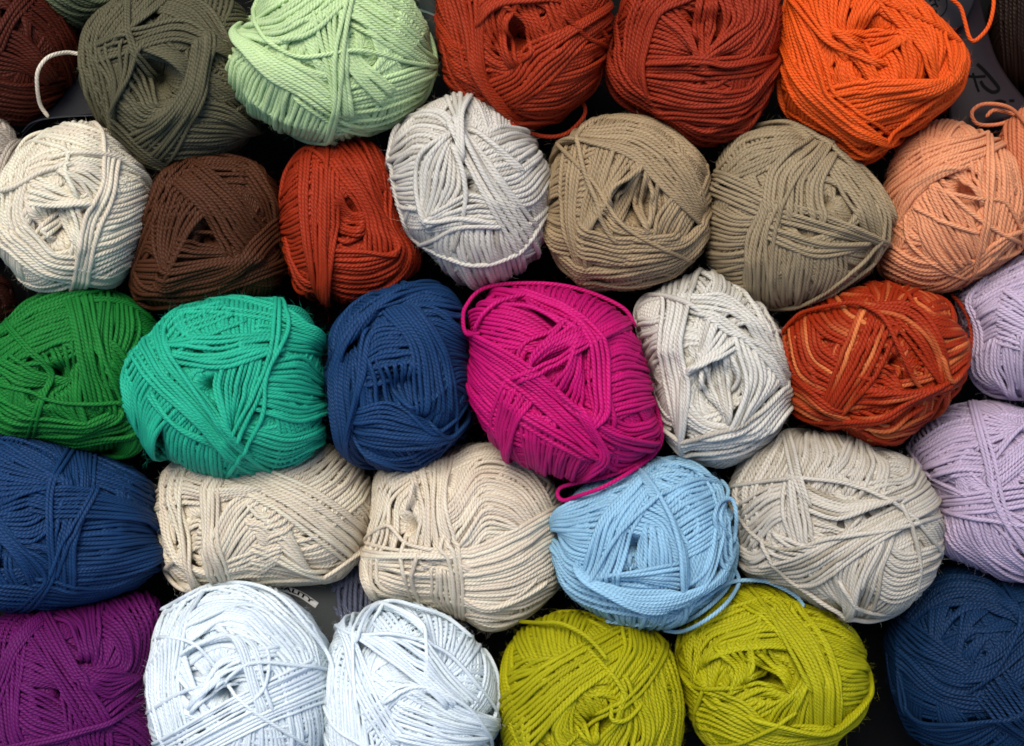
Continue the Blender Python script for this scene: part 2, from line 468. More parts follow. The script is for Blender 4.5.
B 110,250 230,420 340,600 / 180,190 280,350 440,580
B -10,430 60,300 180,170 / 30,500 90,330 160,230
B 220,210 330,400 480,640
B 240,210 345,400 490,625
B 20,740 200,700 450,640 600,560 / 60,760 250,720 460,650 640,560
@pale_blue_left crop=0,0,1 yr=0.88 z=50 col=219,234,250
O 147,680 158,625 180,598 215,584 255,583 290,598 318,630 333,665 332,710 310,770 240,800 180,780 152,730
H 222,684 20 .35
T pale icy blue yarn ball with messy winding, beside the purple ball
B 155,650 200,600 280,600 / 190,640 230,620 300,650
B 152,640 150,690 160,730 / 190,620 180,680 190,740
B 270,600 310,640 325,700 / 255,650 280,680 290,730
B 200,690 220,660 260,650 / 205,700 230,680 250,680 ~
B 170,735 230,700 300,665 / 200,755 260,725 325,700
B 195,650 230,640 250,690 / 215,640 250,645 265,690
B 190,630 250,610 300,650
B 230,630 265,650 262,690 235,710
B 165,640 200,650 240,700 300,740
B 155,620 215,590 280,598 318,640 333,680
B 150,712 190,690 230,684
B 160,625 152,680 165,735
B 215,690 250,665 310,668
L 160,610,1 215,584,2 270,590,2 310,630,2 332,665,2 330,710,0
@pale_blue_right crop=220,535,3.531 yr=0.88 z=52 col=219,234,250
O 355,580 385,410 410,320 530,258 635,230 775,272 900,370 970,494 978,635 950,790 780,930 530,930 390,790
H 600,680 40 .3
T pale icy blue yarn ball next to the two chartreuse balls
B 560,250 700,330 720,400 / 900,420 850,480 760,540
B 400,320 380,500 390,720 / 540,440 520,560 540,700
B 550,600 640,540 720,550 / 600,740 640,660 750,560
B 760,540 850,600 950,640 / 640,720 780,740 900,740
B 420,330 560,420 740,560 / 500,360 680,380 880,560
B 430,360 470,520 560,700 / 470,350 520,480 600,640
B 400,320 480,370 620,370 800,430 930,560
B 480,370 480,500 490,620
B 590,590 700,540 850,600 940,700
B 380,620 420,680 520,740
L 480,380,0 498,320,3 530,265,4 600,232,4 700,255,2 800,290,1 890,360,0
L 930,400,-8 958,440,-1 980,500,1.5 985,580,1.5 968,650,1 945,720,-3 930,760,-8
@chartreuse_left crop=430,535,3.531 z=48 col=176,174,16
O 240,600 250,480 290,370 370,300 480,270 600,290 750,320 850,400 890,550 890,700 840,820 650,900 430,880 280,800
H 580,680 60 .45
T chartreuse yarn ball with a strand end poking out, below the sky blue ball
B 300,380 330,440 360,500 / 560,320 540,370 560,410
B 260,500 320,450 380,440 / 250,620 300,600 360,560
B 750,600 760,700 700,760 / 860,450 890,600 880,740
B 440,640 470,690 520,720 / 580,570 610,620 600,660 ~
B 440,660 420,700 440,760 / 500,640 500,700 540,750 ~
B 260,620 300,720 380,800 / 360,720 380,760 440,820
B 280,560 440,450 640,340 / 380,720 520,570 700,440
B 680,330 690,400 660,460 / 820,350 820,430 720,560
B 720,560 780,660 760,760 / 660,640 640,680 580,750
B 560,410 640,500 690,580
B 800,330 840,400 740,560 600,650 480,740
B 780,330 820,400 720,550 590,635
B 640,620 630,650 690,650 740,600
L 312,305,2 380,310,2 460,312,2 540,350,1.5 590,395,1 625,440,0
@chartreuse_right crop=670,575,4.362 z=46 col=178,176,18
O 30,330 70,200 150,110 330,50 440,50 600,130 740,190 830,280 860,400 860,540 760,690 650,780 450,830 250,800 120,690 60,520
H 420,440 85 .5
T chartreuse yarn ball with a wide open hole, below the greyish beige ball
B 740,200 780,230 830,270 / 740,560 790,560 855,540
B 420,130 440,90 470,70 / 640,170 700,200 740,200
B 60,320 80,400 150,470 / 230,300 210,400 190,460
B 80,330 110,230 300,140 / 250,350 320,330 520,320
B 250,360 300,420 290,470 / 410,370 410,420 320,470 ~
B 410,400 470,430 510,490 / 500,400 540,440 560,490 ~
B 310,500 400,470 500,530 / 420,600 470,570 520,520 ~
B 530,510 470,570 440,620 / 700,460 720,540 730,630
B 340,140 480,260 590,460 620,640 / 560,130 680,300 730,450 740,620
B 160,480 330,560 420,640 640,660 / 140,660 300,720 480,760 640,740
B 420,630 640,670 760,620 850,530 / 500,680 660,690 800,600
B 360,120 200,180 60,300
B 380,90 450,200 550,400 600,500
B 60,440 130,490 290,490
B 0,300 60,430 170,560 200,580
B 160,500 110,620 130,720 200,740
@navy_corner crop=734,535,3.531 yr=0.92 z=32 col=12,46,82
O 540,340 590,250 700,150 800,110 950,150 1100,200 1200,350 1200,600 1100,760 850,800 650,720 570,560
T dark navy yarn ball in the lower right corner beneath the lavender ball
B 560,560 680,660 900,640 / 620,740 800,760 1000,640
B 620,280 720,160 900,160 1000,280 / 740,260 800,250 900,250 970,280
B 560,420 700,560 880,610 1000,540 / 740,420 820,470 900,430 1000,330
B 560,330 640,420 760,470 / 620,300 700,360 780,420
B 900,620 980,700 1060,740 / 1000,540 1040,620 1100,680
B 980,230 1000,330 920,480 820,560
@dark_red_left crop=0,0,1 z=26 col=52,22,16
O -75,305 -60,275 -30,268 2,278 12,300 8,322 -15,340 -50,338
T very dark brown yarn ball deep in the gap left of the green ball
@periwinkle crop=0,0,1 z=12 col=100,106,128
O 300,600 310,570 335,555 365,556 390,575 398,605 388,632 360,650 330,646 308,628
T periwinkle yarn ball in a grey paper band reading QUALITY, below the cream balls
B 345,565 340,600 345,640 / 380,575 385,600 378,635
@dark_brown_right crop=0,0,1 z=22 col=34,18,9
O 990,20 995,-20 1020,-50 1060,-55 1090,-20 1095,30 1075,80 1040,98 1010,85 995,55
T very dark brown yarn ball in the shaded top right corner, beside the dark paper band
B 1000,-30 1003,20 1010,85 / 1050,-50 1050,20 1045,95
"""
import bpy, math
import numpy as np
from mathutils import Vector

# ------------------------------------------------------------------ scene
scene = bpy.context.scene
scene.cycles.filter_width = 1.6
scene.cycles.diffuse_bounces = 8
COL = scene.collection
CAM_Z, F = 0.85, 1975.0          # metres above the bin floor, focal length in pixels
W, H = 1024, 746
CAMP = np.array([0., 0., CAM_Z])
YR = 0.00092                     # yarn radius (m)
rng = np.random.default_rng(7)

cam = bpy.data.cameras.new("camera")
cam.sensor_width = 36.0
cam.lens = 36.0 * F / W
cam.clip_start, cam.clip_end = 0.01, 200.0
camo = bpy.data.objects.new("camera", cam)
camo.location = (0, 0, CAM_Z)
COL.objects.link(camo)
scene.camera = camo

def srgb(c):
    out = []
    for v in c:
        v /= 255.0
        out.append(v / 12.92 if v <= 0.04045 else ((v + 0.055) / 1.055) ** 2.4)
    return out

def world_pt(px, py, z):
    s = (CAM_Z - z) / F
    return np.array([(px - W / 2) * s, (H / 2 - py) * s, z])

# ------------------------------------------------------------------ materials
def yarn_material(name, col, var=None, rough=0.58, lum=1.0):
    m = bpy.data.materials.new(name)
    m.use_nodes = True
    nt = m.node_tree
    N, Lk = nt.nodes, nt.links
    bs = N["Principled BSDF"]
    at = N.new("ShaderNodeAttribute"); at.attribute_name = "yarn"
    sep = N.new("ShaderNodeSeparateXYZ"); Lk.new(at.outputs["Vector"], sep.inputs[0])
    def math_(op, a, b=None, c=None):
        n = N.new("ShaderNodeMath"); n.operation = op
        for i, v in enumerate((a, b, c)):
            if v is None: continue
            if isinstance(v, (int, float)): n.inputs[i].default_value = v
            else: Lk.new(v, n.inputs[i])
        return n.outputs[0]
    u, l, sd = sep.outputs
    # twist: three plies winding round the yarn
    ph = math_("SUBTRACT", math_("MULTIPLY", u, 5.0), math_("MULTIPLY", l, PLY))
    sn = math_("ABSOLUTE", math_("SINE", math_("MULTIPLY", ph, math.pi)))
    ply = math_("POWER", sn, 0.8)
    # fibres along the ply
    comb = N.new("ShaderNodeCombineXYZ")
    Lk.new(math_("MULTIPLY", ph, 3.0), comb.inputs[0])
    Lk.new(math_("MULTIPLY", l, 900.0), comb.inputs[1])
    Lk.new(sd, comb.inputs[2])
    nz = N.new("ShaderNodeTexNoise"); nz.inputs["Scale"].default_value = 1.0; nz.inputs["Detail"].default_value = 2.0
    Lk.new(comb.outputs[0], nz.inputs["Vector"])
    combt = N.new("ShaderNodeCombineXYZ")
    Lk.new(math_("MULTIPLY", l, 110.0), combt.inputs[0]); Lk.new(math_("MULTIPLY", sd, 3.77), combt.inputs[1])
    nt_ = N.new("ShaderNodeTexNoise"); nt_.inputs["Scale"].default_value = 1.0
    Lk.new(combt.outputs[0], nt_.inputs["Vector"])
    tw = N.new("ShaderNodeMapRange"); tw.inputs[1].default_value = 0.3; tw.inputs[2].default_value = 0.65
    tw.inputs[3].default_value = 0.55; tw.inputs[4].default_value = 1.15
    Lk.new(nt_.outputs["Fac"], tw.inputs[0])
    ply = math_("MULTIPLY", ply, tw.outputs[0])
    hgt = math_("ADD", ply, math_("MULTIPLY", nz.outputs["Fac"], 0.25))
    bp = N.new("ShaderNodeBump"); bp.inputs["Strength"].default_value = 1.0
    bp.inputs["Distance"].default_value = BUMP * (0.5 if min(srgb(col)) > 0.7 else 1.0)
    Lk.new(hgt, bp.inputs["Height"])
    Lk.new(bp.outputs[0], bs.inputs["Normal"])
    # colour: dye differences from strand to strand and along the strand
    comb2 = N.new("ShaderNodeCombineXYZ")
    Lk.new(math_("MULTIPLY", l, 17.0 if var else 25.0), comb2.inputs[0]); Lk.new(math_("MULTIPLY", sd, 7.31), comb2.inputs[1])
    n2 = N.new("ShaderNodeTexNoise"); n2.inputs["Scale"].default_value = 1.0; n2.inputs["Detail"].default_value = 3.0
    Lk.new(comb2.outputs[0], n2.inputs["Vector"])
    c = np.array(srgb(col)) * lum
    c = np.minimum(c, 0.95)
    mix = N.new("ShaderNodeMix"); mix.data_type = "RGBA"
    rp = N.new("ShaderNodeMapRange"); rp.clamp = True
    Lk.new(n2.outputs["Fac"], rp.inputs[0])
    if var is not None:
        v = np.minimum(np.array(srgb(var)) * lum, 0.9)
        rp.inputs[1].default_value = 0.53; rp.inputs[2].default_value = 0.74
        A, B = c, v
    else:
        rp.inputs[1].default_value = 0.25; rp.inputs[2].default_value = 0.75
        A, B = c * 0.84, np.minimum(c * 1.16, 0.92)
    mix.inputs[6].default_value = (*A, 1); mix.inputs[7].default_value = (*B, 1)
    Lk.new(rp.outputs[0], mix.inputs[0])
    mx2 = N.new("ShaderNodeMix"); mx2.data_type = "RGBA"; mx2.blend_type = "MULTIPLY"
    mx2.inputs[0].default_value = 1.0
    Lk.new(mix.outputs[2], mx2.inputs[6])
    fr = N.new("ShaderNodeMapRange"); fr.inputs[1].default_value = 0.3; fr.inputs[2].default_value = 0.7
    fr.inputs[3].default_value = 0.82; fr.inputs[4].default_value = 1.1
    Lk.new(nz.outputs["Fac"], fr.inputs[0])
    Lk.new(fr.outputs[0], mx2.inputs[7])
    Lk.new(mx2.outputs[2], bs.inputs["Base Color"])
    bs.inputs["Roughness"].default_value = rough
    bs.inputs["Specular IOR Level"].default_value = 0.22
    bs.inputs["Sheen Weight"].default_value = 0.05
    bs.inputs["Sheen Roughness"].default_value = 0.5
    # cotton lets some light through
    tr = N.new("ShaderNodeBsdfTranslucent"); Lk.new(mx2.outputs[2], tr.inputs["Color"]); Lk.new(bp.outputs[0], tr.inputs["Normal"])
    ms = N.new("ShaderNodeMixShader"); ms.inputs[0].default_value = 0.08 if min(c) > 0.7 else 0.22
    Lk.new(bs.outputs[0], ms.inputs[1]); Lk.new(tr.outputs[0], ms.inputs[2])
    Lk.new(ms.outputs[0], N["Material Output"].inputs["Surface"])
    t = np.minimum(c * 1.3 + 0.02, 1.0)
    bs.inputs["Sheen Tint"].default_value = (*t, 1)
    return m
PLY = 600.0      # plies per metre along the strand
BUMP = 0.00022

def plain_material(name, col, rough=0.7, noise=0.0, nscale=200.0):
    m = bpy.data.materials.new(name)
    m.use_nodes = True
    nt = m.node_tree
    N, Lk = nt.nodes, nt.links
    bs = N["Principled BSDF"]
    c = srgb(col)
    tc = N.new("ShaderNodeTexCoord")
    nz = N.new("ShaderNodeTexNoise"); nz.inputs["Scale"].default_value = nscale; nz.inputs["Detail"].default_value = 4
    Lk.new(tc.outputs["Object"], nz.inputs["Vector"])
    rp = N.new("ShaderNodeMix"); rp.data_type = "RGBA"
    Lk.new(nz.outputs["Fac"], rp.inputs[0])
    rp.inputs[6].default_value = (*[v * (1 - noise) for v in c], 1)
    rp.inputs[7].default_value = (*[min(1, v * (1 + noise)) for v in c], 1)
    Lk.new(rp.outputs[2], bs.inputs["Base Color"])
    bs.inputs["Roughness"].default_value = rough
    bs.inputs["Specular IOR Level"].default_value = 0.15
    return m

# ------------------------------------------------------------------ helpers
def catmull(P, n_per=24):
    P = np.asarray(P, float)
    if len(P) == 2:
        t = np.linspace(0, 1, n_per + 1)[:, None]
        return P[0] * (1 - t) + P[1] * t
    Q = np.vstack([2 * P[0] - P[1], P, 2 * P[-1] - P[-2]])
    out = []
    for i in range(1, len(Q) - 2):
        p0, p1, p2, p3 = Q[i - 1], Q[i], Q[i + 1], Q[i + 2]
        t = np.linspace(0, 1, n_per, endpoint=False)[:, None]
        out.append(0.5 * ((2 * p1) + (-p0 + p2) * t + (2 * p0 - 5 * p1 + 4 * p2 - p3) * t ** 2 + (-p0 + 3 * p1 - 3 * p2 + p3) * t ** 3))
    out.append(P[-1:])
    return np.vstack(out)

def resample(P, n=None, step=None):
    d = np.r_[0, np.cumsum(np.linalg.norm(np.diff(P, axis=0), axis=1))]
    if n is None:
        n = max(4, int(d[-1] / step) + 1)
    t = np.linspace(0, d[-1], n)
    return np.stack([np.interp(t, d, P[:, k]) for k in range(P.shape[1])], 1)

def gsmooth(a, sig):
    k = int(sig * 3) + 1
    x = np.arange(-k, k + 1)
    w = np.exp(-x * x / (2 * sig * sig)); w /= w.sum()
    if a.ndim == 1:
        return np.convolve(np.pad(a, k, mode="edge"), w, mode="valid")
    return np.stack([np.convolve(np.pad(a[:, j], k, mode="edge"), w, mode="valid") for j in range(a.shape[1])], 1)

GN = 340
def octa(d):
    a = d / np.abs(d).sum(-1, keepdims=True)
    x, y, z = a[..., 0], a[..., 1], a[..., 2]
    neg = z < 0
    fx = np.where(neg, (1 - np.abs(y)) * np.where(x >= 0, 1, -1), x)
    fy = np.where(neg, (1 - np.abs(x)) * np.where(y >= 0, 1, -1), y)
    i = np.clip(((fx * .5 + .5) * GN).astype(int), 0, GN - 1)
    j = np.clip(((fy * .5 + .5) * GN).astype(int), 0, GN - 1)
    return i * GN + j

SIDES = 7
_A = np.linspace(0, 2 * math.pi, SIDES) - math.pi / 2      # seam underneath
def tube_geo(P, nrm, length0, seed, rad):
    """rings of a tube along P; nrm = outward direction; rad scalar or array"""
    T = np.gradient(P, axis=0)
    T /= np.linalg.norm(T, axis=1, keepdims=True) + 1e-12
    B = np.cross(T, nrm); B /= np.linalg.norm(B, axis=1, keepdims=True) + 1e-12
    Nn = np.cross(B, T)
    rad = np.broadcast_to(np.asarray(rad, float), (len(P),))
    V = P[:, None, :] + rad[:, None, None] * (np.cos(_A)[None, :, None] * B[:, None, :] + np.sin(_A)[None, :, None] * Nn[:, None, :])
    L = length0 + np.r_[0, np.cumsum(np.linalg.norm(np.diff(P, axis=0), axis=1))]
    at = np.empty((len(P), SIDES, 3), np.float32)
    at[..., 0] = np.linspace(0, 1, SIDES)[None, :]
    at[..., 1] = L[:, None]
    at[..., 2] = seed
    return V, at, L[-1]

class Geo:
    def __init__(self): self.V, self.A, self.Q, self.n = [], [], [], 0
    def add_tube(self, V, at):
        m = len(V)
        if m < 2: return
        idx = np.arange(m * SIDES).reshape(m, SIDES) + self.n
        a, b = idx[:-1, :-1], idx[:-1, 1:]
        c, d = idx[1:, 1:], idx[1:, :-1]
        self.Q.append(np.stack([a, b, c, d], -1).reshape(-1, 4))
        self.V.append(V.reshape(-1, 3)); self.A.append(at.reshape(-1, 3)); self.n += m * SIDES
    def add_grid(self, V, at):
        m, k = V.shape[:2]
        idx = np.arange(m * k).reshape(m, k) + self.n
        self.Q.append(np.stack([idx[:-1, :-1], idx[1:, :-1], idx[1:, 1:], idx[:-1, 1:]], -1).reshape(-1, 4))
        self.V.append(V.reshape(-1, 3)); self.A.append(at.reshape(-1, 3)); self.n += m * k
    def build(self, name, mat, parent, origin):
        V = np.vstack(self.V) - origin
        A = np.vstack(self.A); Q = np.vstack(self.Q)
        me = bpy.data.meshes.new(name)
        me.vertices.add(len(V)); me.vertices.foreach_set("co", V.astype(np.float32).ravel())
        me.loops.add(Q.size); me.loops.foreach_set("vertex_index", Q.astype(np.int32).ravel())
        me.polygons.add(len(Q))
        me.polygons.foreach_set("loop_start", np.arange(0, Q.size, 4, dtype=np.int32))
        me.polygons.foreach_set("loop_total", np.full(len(Q), 4, np.int32))
        me.polygons.foreach_set("use_smooth", np.ones(len(Q), bool))
        a = me.attributes.new("yarn", "FLOAT_VECTOR", "POINT")
        a.data.foreach_set("vector", A.astype(np.float32).ravel())
        me.update(calc_edges=True)
        me.materials.append(mat)
        o = bpy.data.objects.new(name, me)
        COL.objects.link(o)
        if parent is not None: o.parent = parent
        return o

# ------------------------------------------------------------------ read the ball list
def parse(txt):
    balls = []
    cur = None
    for ln in txt.strip().splitlines():
        ln = ln.strip()
        if not ln: continue
        if ln[0] == "@":
            f = ln[1:].split()
            cur = dict(name=f[0], bands=[], loose=[], hole=None, var=None, T="")
            balls.append(cur)
            for kv in f[1:]:
                k, v = kv.split("=")
                cur[k] = [float(x) for x in v.split(",")]
            continue
        ox, oy, s = cur["crop"]
        pt = lambda w: [float(w.split(",")[0]) / s + ox, float(w.split(",")[1]) / s + oy]
        k, rest = ln[0], ln[1:].strip()
        if k == "O": cur["outline"] = np.array([pt(w) for w in rest.split()])
        elif k == "T": cur["T"] = rest
        elif k == "H":
            a = rest.split()
            cur["hole"] = (pt(a[0]), float(a[1]) / s, float(a[2]))
        elif k == "B":
            fl = set()
            while rest[-1] in "~&":
                fl.add(rest[-1]); rest = rest[:-1].strip()
            cur["bands"].append(([np.array([pt(w) for w in c.split()]) for c in rest.split("/")], fl))
        elif k == "L":
            cur["loose"].append(np.array([pt(w) + [float(w.split(",")[2])] for w in rest.split()]))
    return balls

PEXP = 0.90
class Ball:
    def __init__(self, d):
        self.d = d
        O = d["outline"]
        x, y = O[:, 0], O[:, 1]
        x1, y1 = np.roll(x, -1), np.roll(y, -1)
        cr = x * y1 - x1 * y
        A = cr.sum() / 2
        self.cx, self.cy = ((x + x1) * cr).sum() / (6 * A), ((y + y1) * cr).sum() / (6 * A)
        self.z = d["z"][0] / 1000.0
        self.C = world_pt(self.cx, self.cy, self.z)
        w = CAMP - self.C; self.dist = np.linalg.norm(w); w /= self.dist
        u = np.array([1., 0, 0]) - w[0] * w; u /= np.linalg.norm(u)
        self.u, self.v, self.w = u, np.cross(w, u), w
        self.s = (CAM_Z - self.z) / F
        C = resample(catmull(np.vstack([O, O[:1]]), 12), n=240)[:-1]
        ang = np.arctan2(-(C[:, 1] - self.cy), C[:, 0] - self.cx)
        rr = np.hypot(C[:, 1] - self.cy, C[:, 0] - self.cx)
        o = np.argsort(ang); ang, rr = ang[o], rr[o]
        self.ta = np.linspace(-math.pi, math.pi, 361)
        r = np.interp(self.ta, np.r_[ang - 2 * math.pi, ang, ang + 2 * math.pi], np.tile(rr, 3))
        r3 = gsmooth(np.tile(r[:-1], 3), 4)[360:720]
        self.tr = np.r_[r3, r3[0]]
        self.Rpx = float(r3.mean())
        self.R = self.Rpx * self.s
        self.c = self.R * 0.98
        self.hole_ang = 0
        if d["hole"]:
            (hx, hy), hr, dep = d["hole"]
            self.hd = self.px2dir(np.array([[hx, hy]]))[0]
            self.hole_ang = 1.12 * hr / self.Rpx; self.hole_dep = 1.05 * dep * self.R
        else:
            self.hd = np.array([0.1, 0.1, 0.98]); self.hd /= np.linalg.norm(self.hd)
    def rho(self, phi): return np.interp(phi, self.ta, self.tr)
    def px2dir(self, P):
        dx, dy = P[:, 0] - self.cx, -(P[:, 1] - self.cy)
        phi = np.arctan2(dy, dx)
        r = np.hypot(dx, dy) / self.rho(phi)
        sn = np.minimum(r, 0.9985) ** (1 / PEXP)
        return np.stack([sn * np.cos(phi), sn * np.sin(phi), np.sqrt(1 - sn * sn)], 1)
    def base(self, D):
        sn = np.hypot(D[..., 0], D[..., 1]) + 1e-9
        phi = np.arctan2(D[..., 1], D[..., 0])
        r = self.rho(phi) * self.s * sn ** PEXP
        k = np.stack([r * np.cos(phi), r * np.sin(phi), np.sign(D[..., 2]) * self.c * np.abs(D[..., 2]) ** PEXP], -1)
        return k
    def pos(self, D, h):
        k = self.base(D) * (1 + h / self.R)[..., None]
        return self.C + k[..., :1] * self.u + k[..., 1:2] * self.v + k[..., 2:3] * self.w
    def wdir(self, D):
        return D[..., :1] * self.u + D[..., 1:2] * self.v + D[..., 2:3] * self.w
    def h0(self, D):
        if not self.hole_ang: return np.zeros(D.shape[:-1])
        a = np.arccos(np.clip(D @ self.hd, -1, 1)) / self.hole_ang
        t = np.clip(1.15 - a, 0, 1) / 1.15
        return -self.hole_dep * (t * t * (3 - 2 * t))
    def top(self, px, py):
        dx, dy = px - self.cx, -(py - self.cy)
        r = math.hypot(dx, dy) / float(self.rho(math.atan2(dy, dx)))
        if r >= 1: return None
        sn = r ** (1 / PEXP)
        return self.z + self.c * (1 - sn * sn) ** (PEXP / 2)

OFF_READ = np.array([-.5, -.25, 0, .25, .5])
OFF_WR = np.linspace(-.78, .78, 7)

def lay(ball, grid, D, taut, it=4, end_sink=(False, False), compress=1.18, cap=None):
    """Lay one strand with directions D on the ball: returns heights, updates the height map."""
    n = len(D)
    T = np.gradient(D, axis=0); T /= np.linalg.norm(T, axis=1, keepdims=True) + 1e-12
    Pp = np.cross(T, D); Pp /= np.linalg.norm(Pp, axis=1, keepdims=True) + 1e-12
    a = YR / ball.R
    S = D[:, None, :] + Pp[:, None, :] * (OFF_READ * a)[None, :, None]
    g = grid[octa(S)] + YR * np.sqrt(1 - OFF_READ ** 2)[None, :]
    h = g.max(1) - compress * YR
    if taut > 0 and n > 12:
        for _ in range(it):
            h = np.maximum(h, gsmooth(h, min(taut, n / 8)) - 0.12 * YR)
    if cap is not None: h = np.minimum(h, ball.h0(D) + cap)
    h = np.maximum(gsmooth(h, 3.0), h - 0.3 * YR) if n > 12 else h
    h = gsmooth(h, 2.0) if n > 8 else h
    m = min(14, n // 3)
    ramp = np.linspace(1, 0, m) ** 1.5 * 4.5 * YR
    if end_sink[0]: h[:m] -= ramp
    if end_sink[1]: h[-m:] -= ramp[::-1]
    S = D[:, None, :] + Pp[:, None, :] * (OFF_WR * a)[None, :, None]
    top = h[:, None] + YR * np.sqrt(1 - OFF_WR ** 2)[None, :]
    np.maximum.at(grid, octa(S).ravel(), top.ravel())
    return h

def extend(D, ball, single=False):
    """continue a strand past both ends: over the rim and down the back, or a little way under its neighbours"""
    out = [D]
    sink = []
    for end in (0, 1):
        E = D if end == 1 else D[::-1]
        p = E[-1]; q = E[-min(8, len(E))]
        t = p - q; t -= p * (t @ p); t /= np.linalg.norm(t) + 1e-12
        step = 1.0 / ball.Rpx
        edge = math.hypot(p[0], p[1])
        if edge > 0.72:
            k = np.arange(1, int(1.15 / step))
        else:
            k = np.arange(1, int((0.12 if single else 0.30) / step))
        a = (k * step)[:, None]
        X = p * np.cos(a) + t * np.sin(a)
        if edge > 0.72:
            # stop once well round the back
            bad = np.where(X[:, 2] < -0.75)[0]
            if len(bad): X = X[:bad[0]]
            sink.append(False)
        else:
            sink.append(True)
        if end == 1: out.append(X)
        else: out.insert(0, X[::-1])
    return np.vstack(out), tuple(sink)

def dens(D, ball):
    D = resample(D, step=1.0 / ball.Rpx)
    D = gsmooth(D, 2.5) if len(D) > 12 else D
    return D / np.linalg.norm(D, axis=1, keepdims=True)

PITCH = 4.8
def band_strands(b, fl, r):
    curves = [resample(catmull(c), n=60) for c in b]
    if len(curves) == 1: return curves
    A, B = curves
    wd = np.percentile(np.linalg.norm(A - B, axis=1), 88)
    n = max(2, int(round(wd / PITCH)) + 1)
    out = []
    for i in range(n):
        t = i / (n - 1)
        if 0 < i < n - 1 and r.random() < 0.012: continue
        j = r.normal(0, 0.5, 3)
        x = np.linspace(-1, 1, 60)
        jit = (j[0] + j[1] * x + j[2] * np.sin(3 * x + i))[:, None]
        dirn = (B - A) / (np.linalg.norm(B - A, axis=1, keepdims=True) + 1e-9)
        sh = r.normal(0, 6)     # stagger the ends
        out.append(A * (1 - t) + B * t + dirn * jit)
    return out

def auto_loops(ball, r):
    a = ball.hd
    e1 = np.cross(a, [0.3, 0.9, 0.1]); e1 /= np.linalg.norm(e1)
    e2 = np.cross(a, e1)
    res = []
    psi = r.uniform(0, 6.28)
    shell = 0.4
    for layer in range(3):
        for bnd in range(9 if layer == 0 else 8):
            psi += 2.4
            shell += 0.2
            tilt = math.radians(r.uniform(0, 12) if layer == 0 else r.uniform(14, 34))
            m = 9
            for i in range(m):
                q = psi + i * 0.062
                tl = tilt + r.normal(0, 0.01)
                nrm = (math.cos(q) * e1 + math.sin(q) * e2) * math.cos(tl) + a * math.sin(tl)
                f1 = np.cross(nrm, a); f1 /= np.linalg.norm(f1)
                f2 = np.cross(nrm, f1)
                n = int(2 * math.pi * ball.Rpx)
                t = np.linspace(0, 2 * math.pi, n)[:, None]
                res.append((f1 * np.cos(t) + f2 * np.sin(t), shell))
    return res

balls_d = parse(DATA)
BALLS = [Ball(d) for d in balls_d]

STRIDE = 3
def fuzz(G, ball, strands, gridf, Pof, r, n=6500):
    """fine cotton fibres standing off the strands"""
    lens = np.array([len(D) for D, h, k in strands], float)
    pick = r.choice(len(strands), n * 3, p=lens / lens.sum())
    Dl, Tl, Hl, Sl = [], [], [], []
    for si in np.unique(pick):
        D, h, k = strands[si]
        m = int((pick == si).sum())
        ii = r.integers(4, len(D) - 4, m)
        Dl.append(D[ii]); Tl.append(D[ii + 2] - D[ii - 2]); Hl.append(h[ii]); Sl.append(np.full(m, si + 1.0))
    D = np.vstack(Dl); T = np.vstack(Tl); h = np.concatenate(Hl); sd = np.concatenate(Sl)
    ok = (gridf[octa(D)] < h + 1.6 * YR) & (D[:, 2] > -0.15)
    D, T, h, sd = D[ok][:n], T[ok][:n], h[ok][:n], sd[ok][:n]
    m = len(D)
    Nw = ball.wdir(D); Tw = ball.wdir(T); Tw /= np.linalg.norm(Tw, axis=1, keepdims=True)
    Bw = np.cross(Nw, Tw)
    a = r.uniform(-1.2, 1.2, m)[:, None]
    Nd = Nw * np.cos(a) + Bw * np.sin(a)
    P0 = ball.pos(D, h - Pof(D)) + Nd * YR * 0.9
    d0 = Tw * (r.choice([-1, 1], m) * r.uniform(.5, 1, m))[:, None] + Nd * r.uniform(.15, .8, m)[:, None] + r.normal(0, .35, (m, 3))
    d0 /= np.linalg.norm(d0, axis=1, keepdims=True)
    bend = r.normal(0, .8, (m, 3)) - 0.5 * Nd
    ln = r.uniform(.0012, .0038, m)[:, None]
    side = np.cross(d0, r.normal(0, 1, (m, 3))); side /= np.linalg.norm(side, axis=1, keepdims=True)
    V = []
    for t, w in ((0, 1), (.35, .9), (.7, .7), (1, .3)):
        c = P0 + ln * (d0 * t + bend * .45 * t * t)
        V += [c - side * FIB * w, c + side * FIB * w]
    V = np.stack(V, 1)                      # m, 8, 3
    at = np.zeros((m, 8, 3), np.float32); at[..., 2] = sd[:, None]; at[..., 0] = .25
    base = np.arange(m)[:, None] * 8 + G.n
    q = np.concatenate([np.stack([base + k, base + k + 1, base + k + 3, base + k + 2], -1) for k in (0, 2, 4)], 1).reshape(-1, 4)
    G.Q.append(q); G.V.append(V.reshape(-1, 3)); G.A.append(at.reshape(-1, 3)); G.n += m * 8
FIB = 0.000021
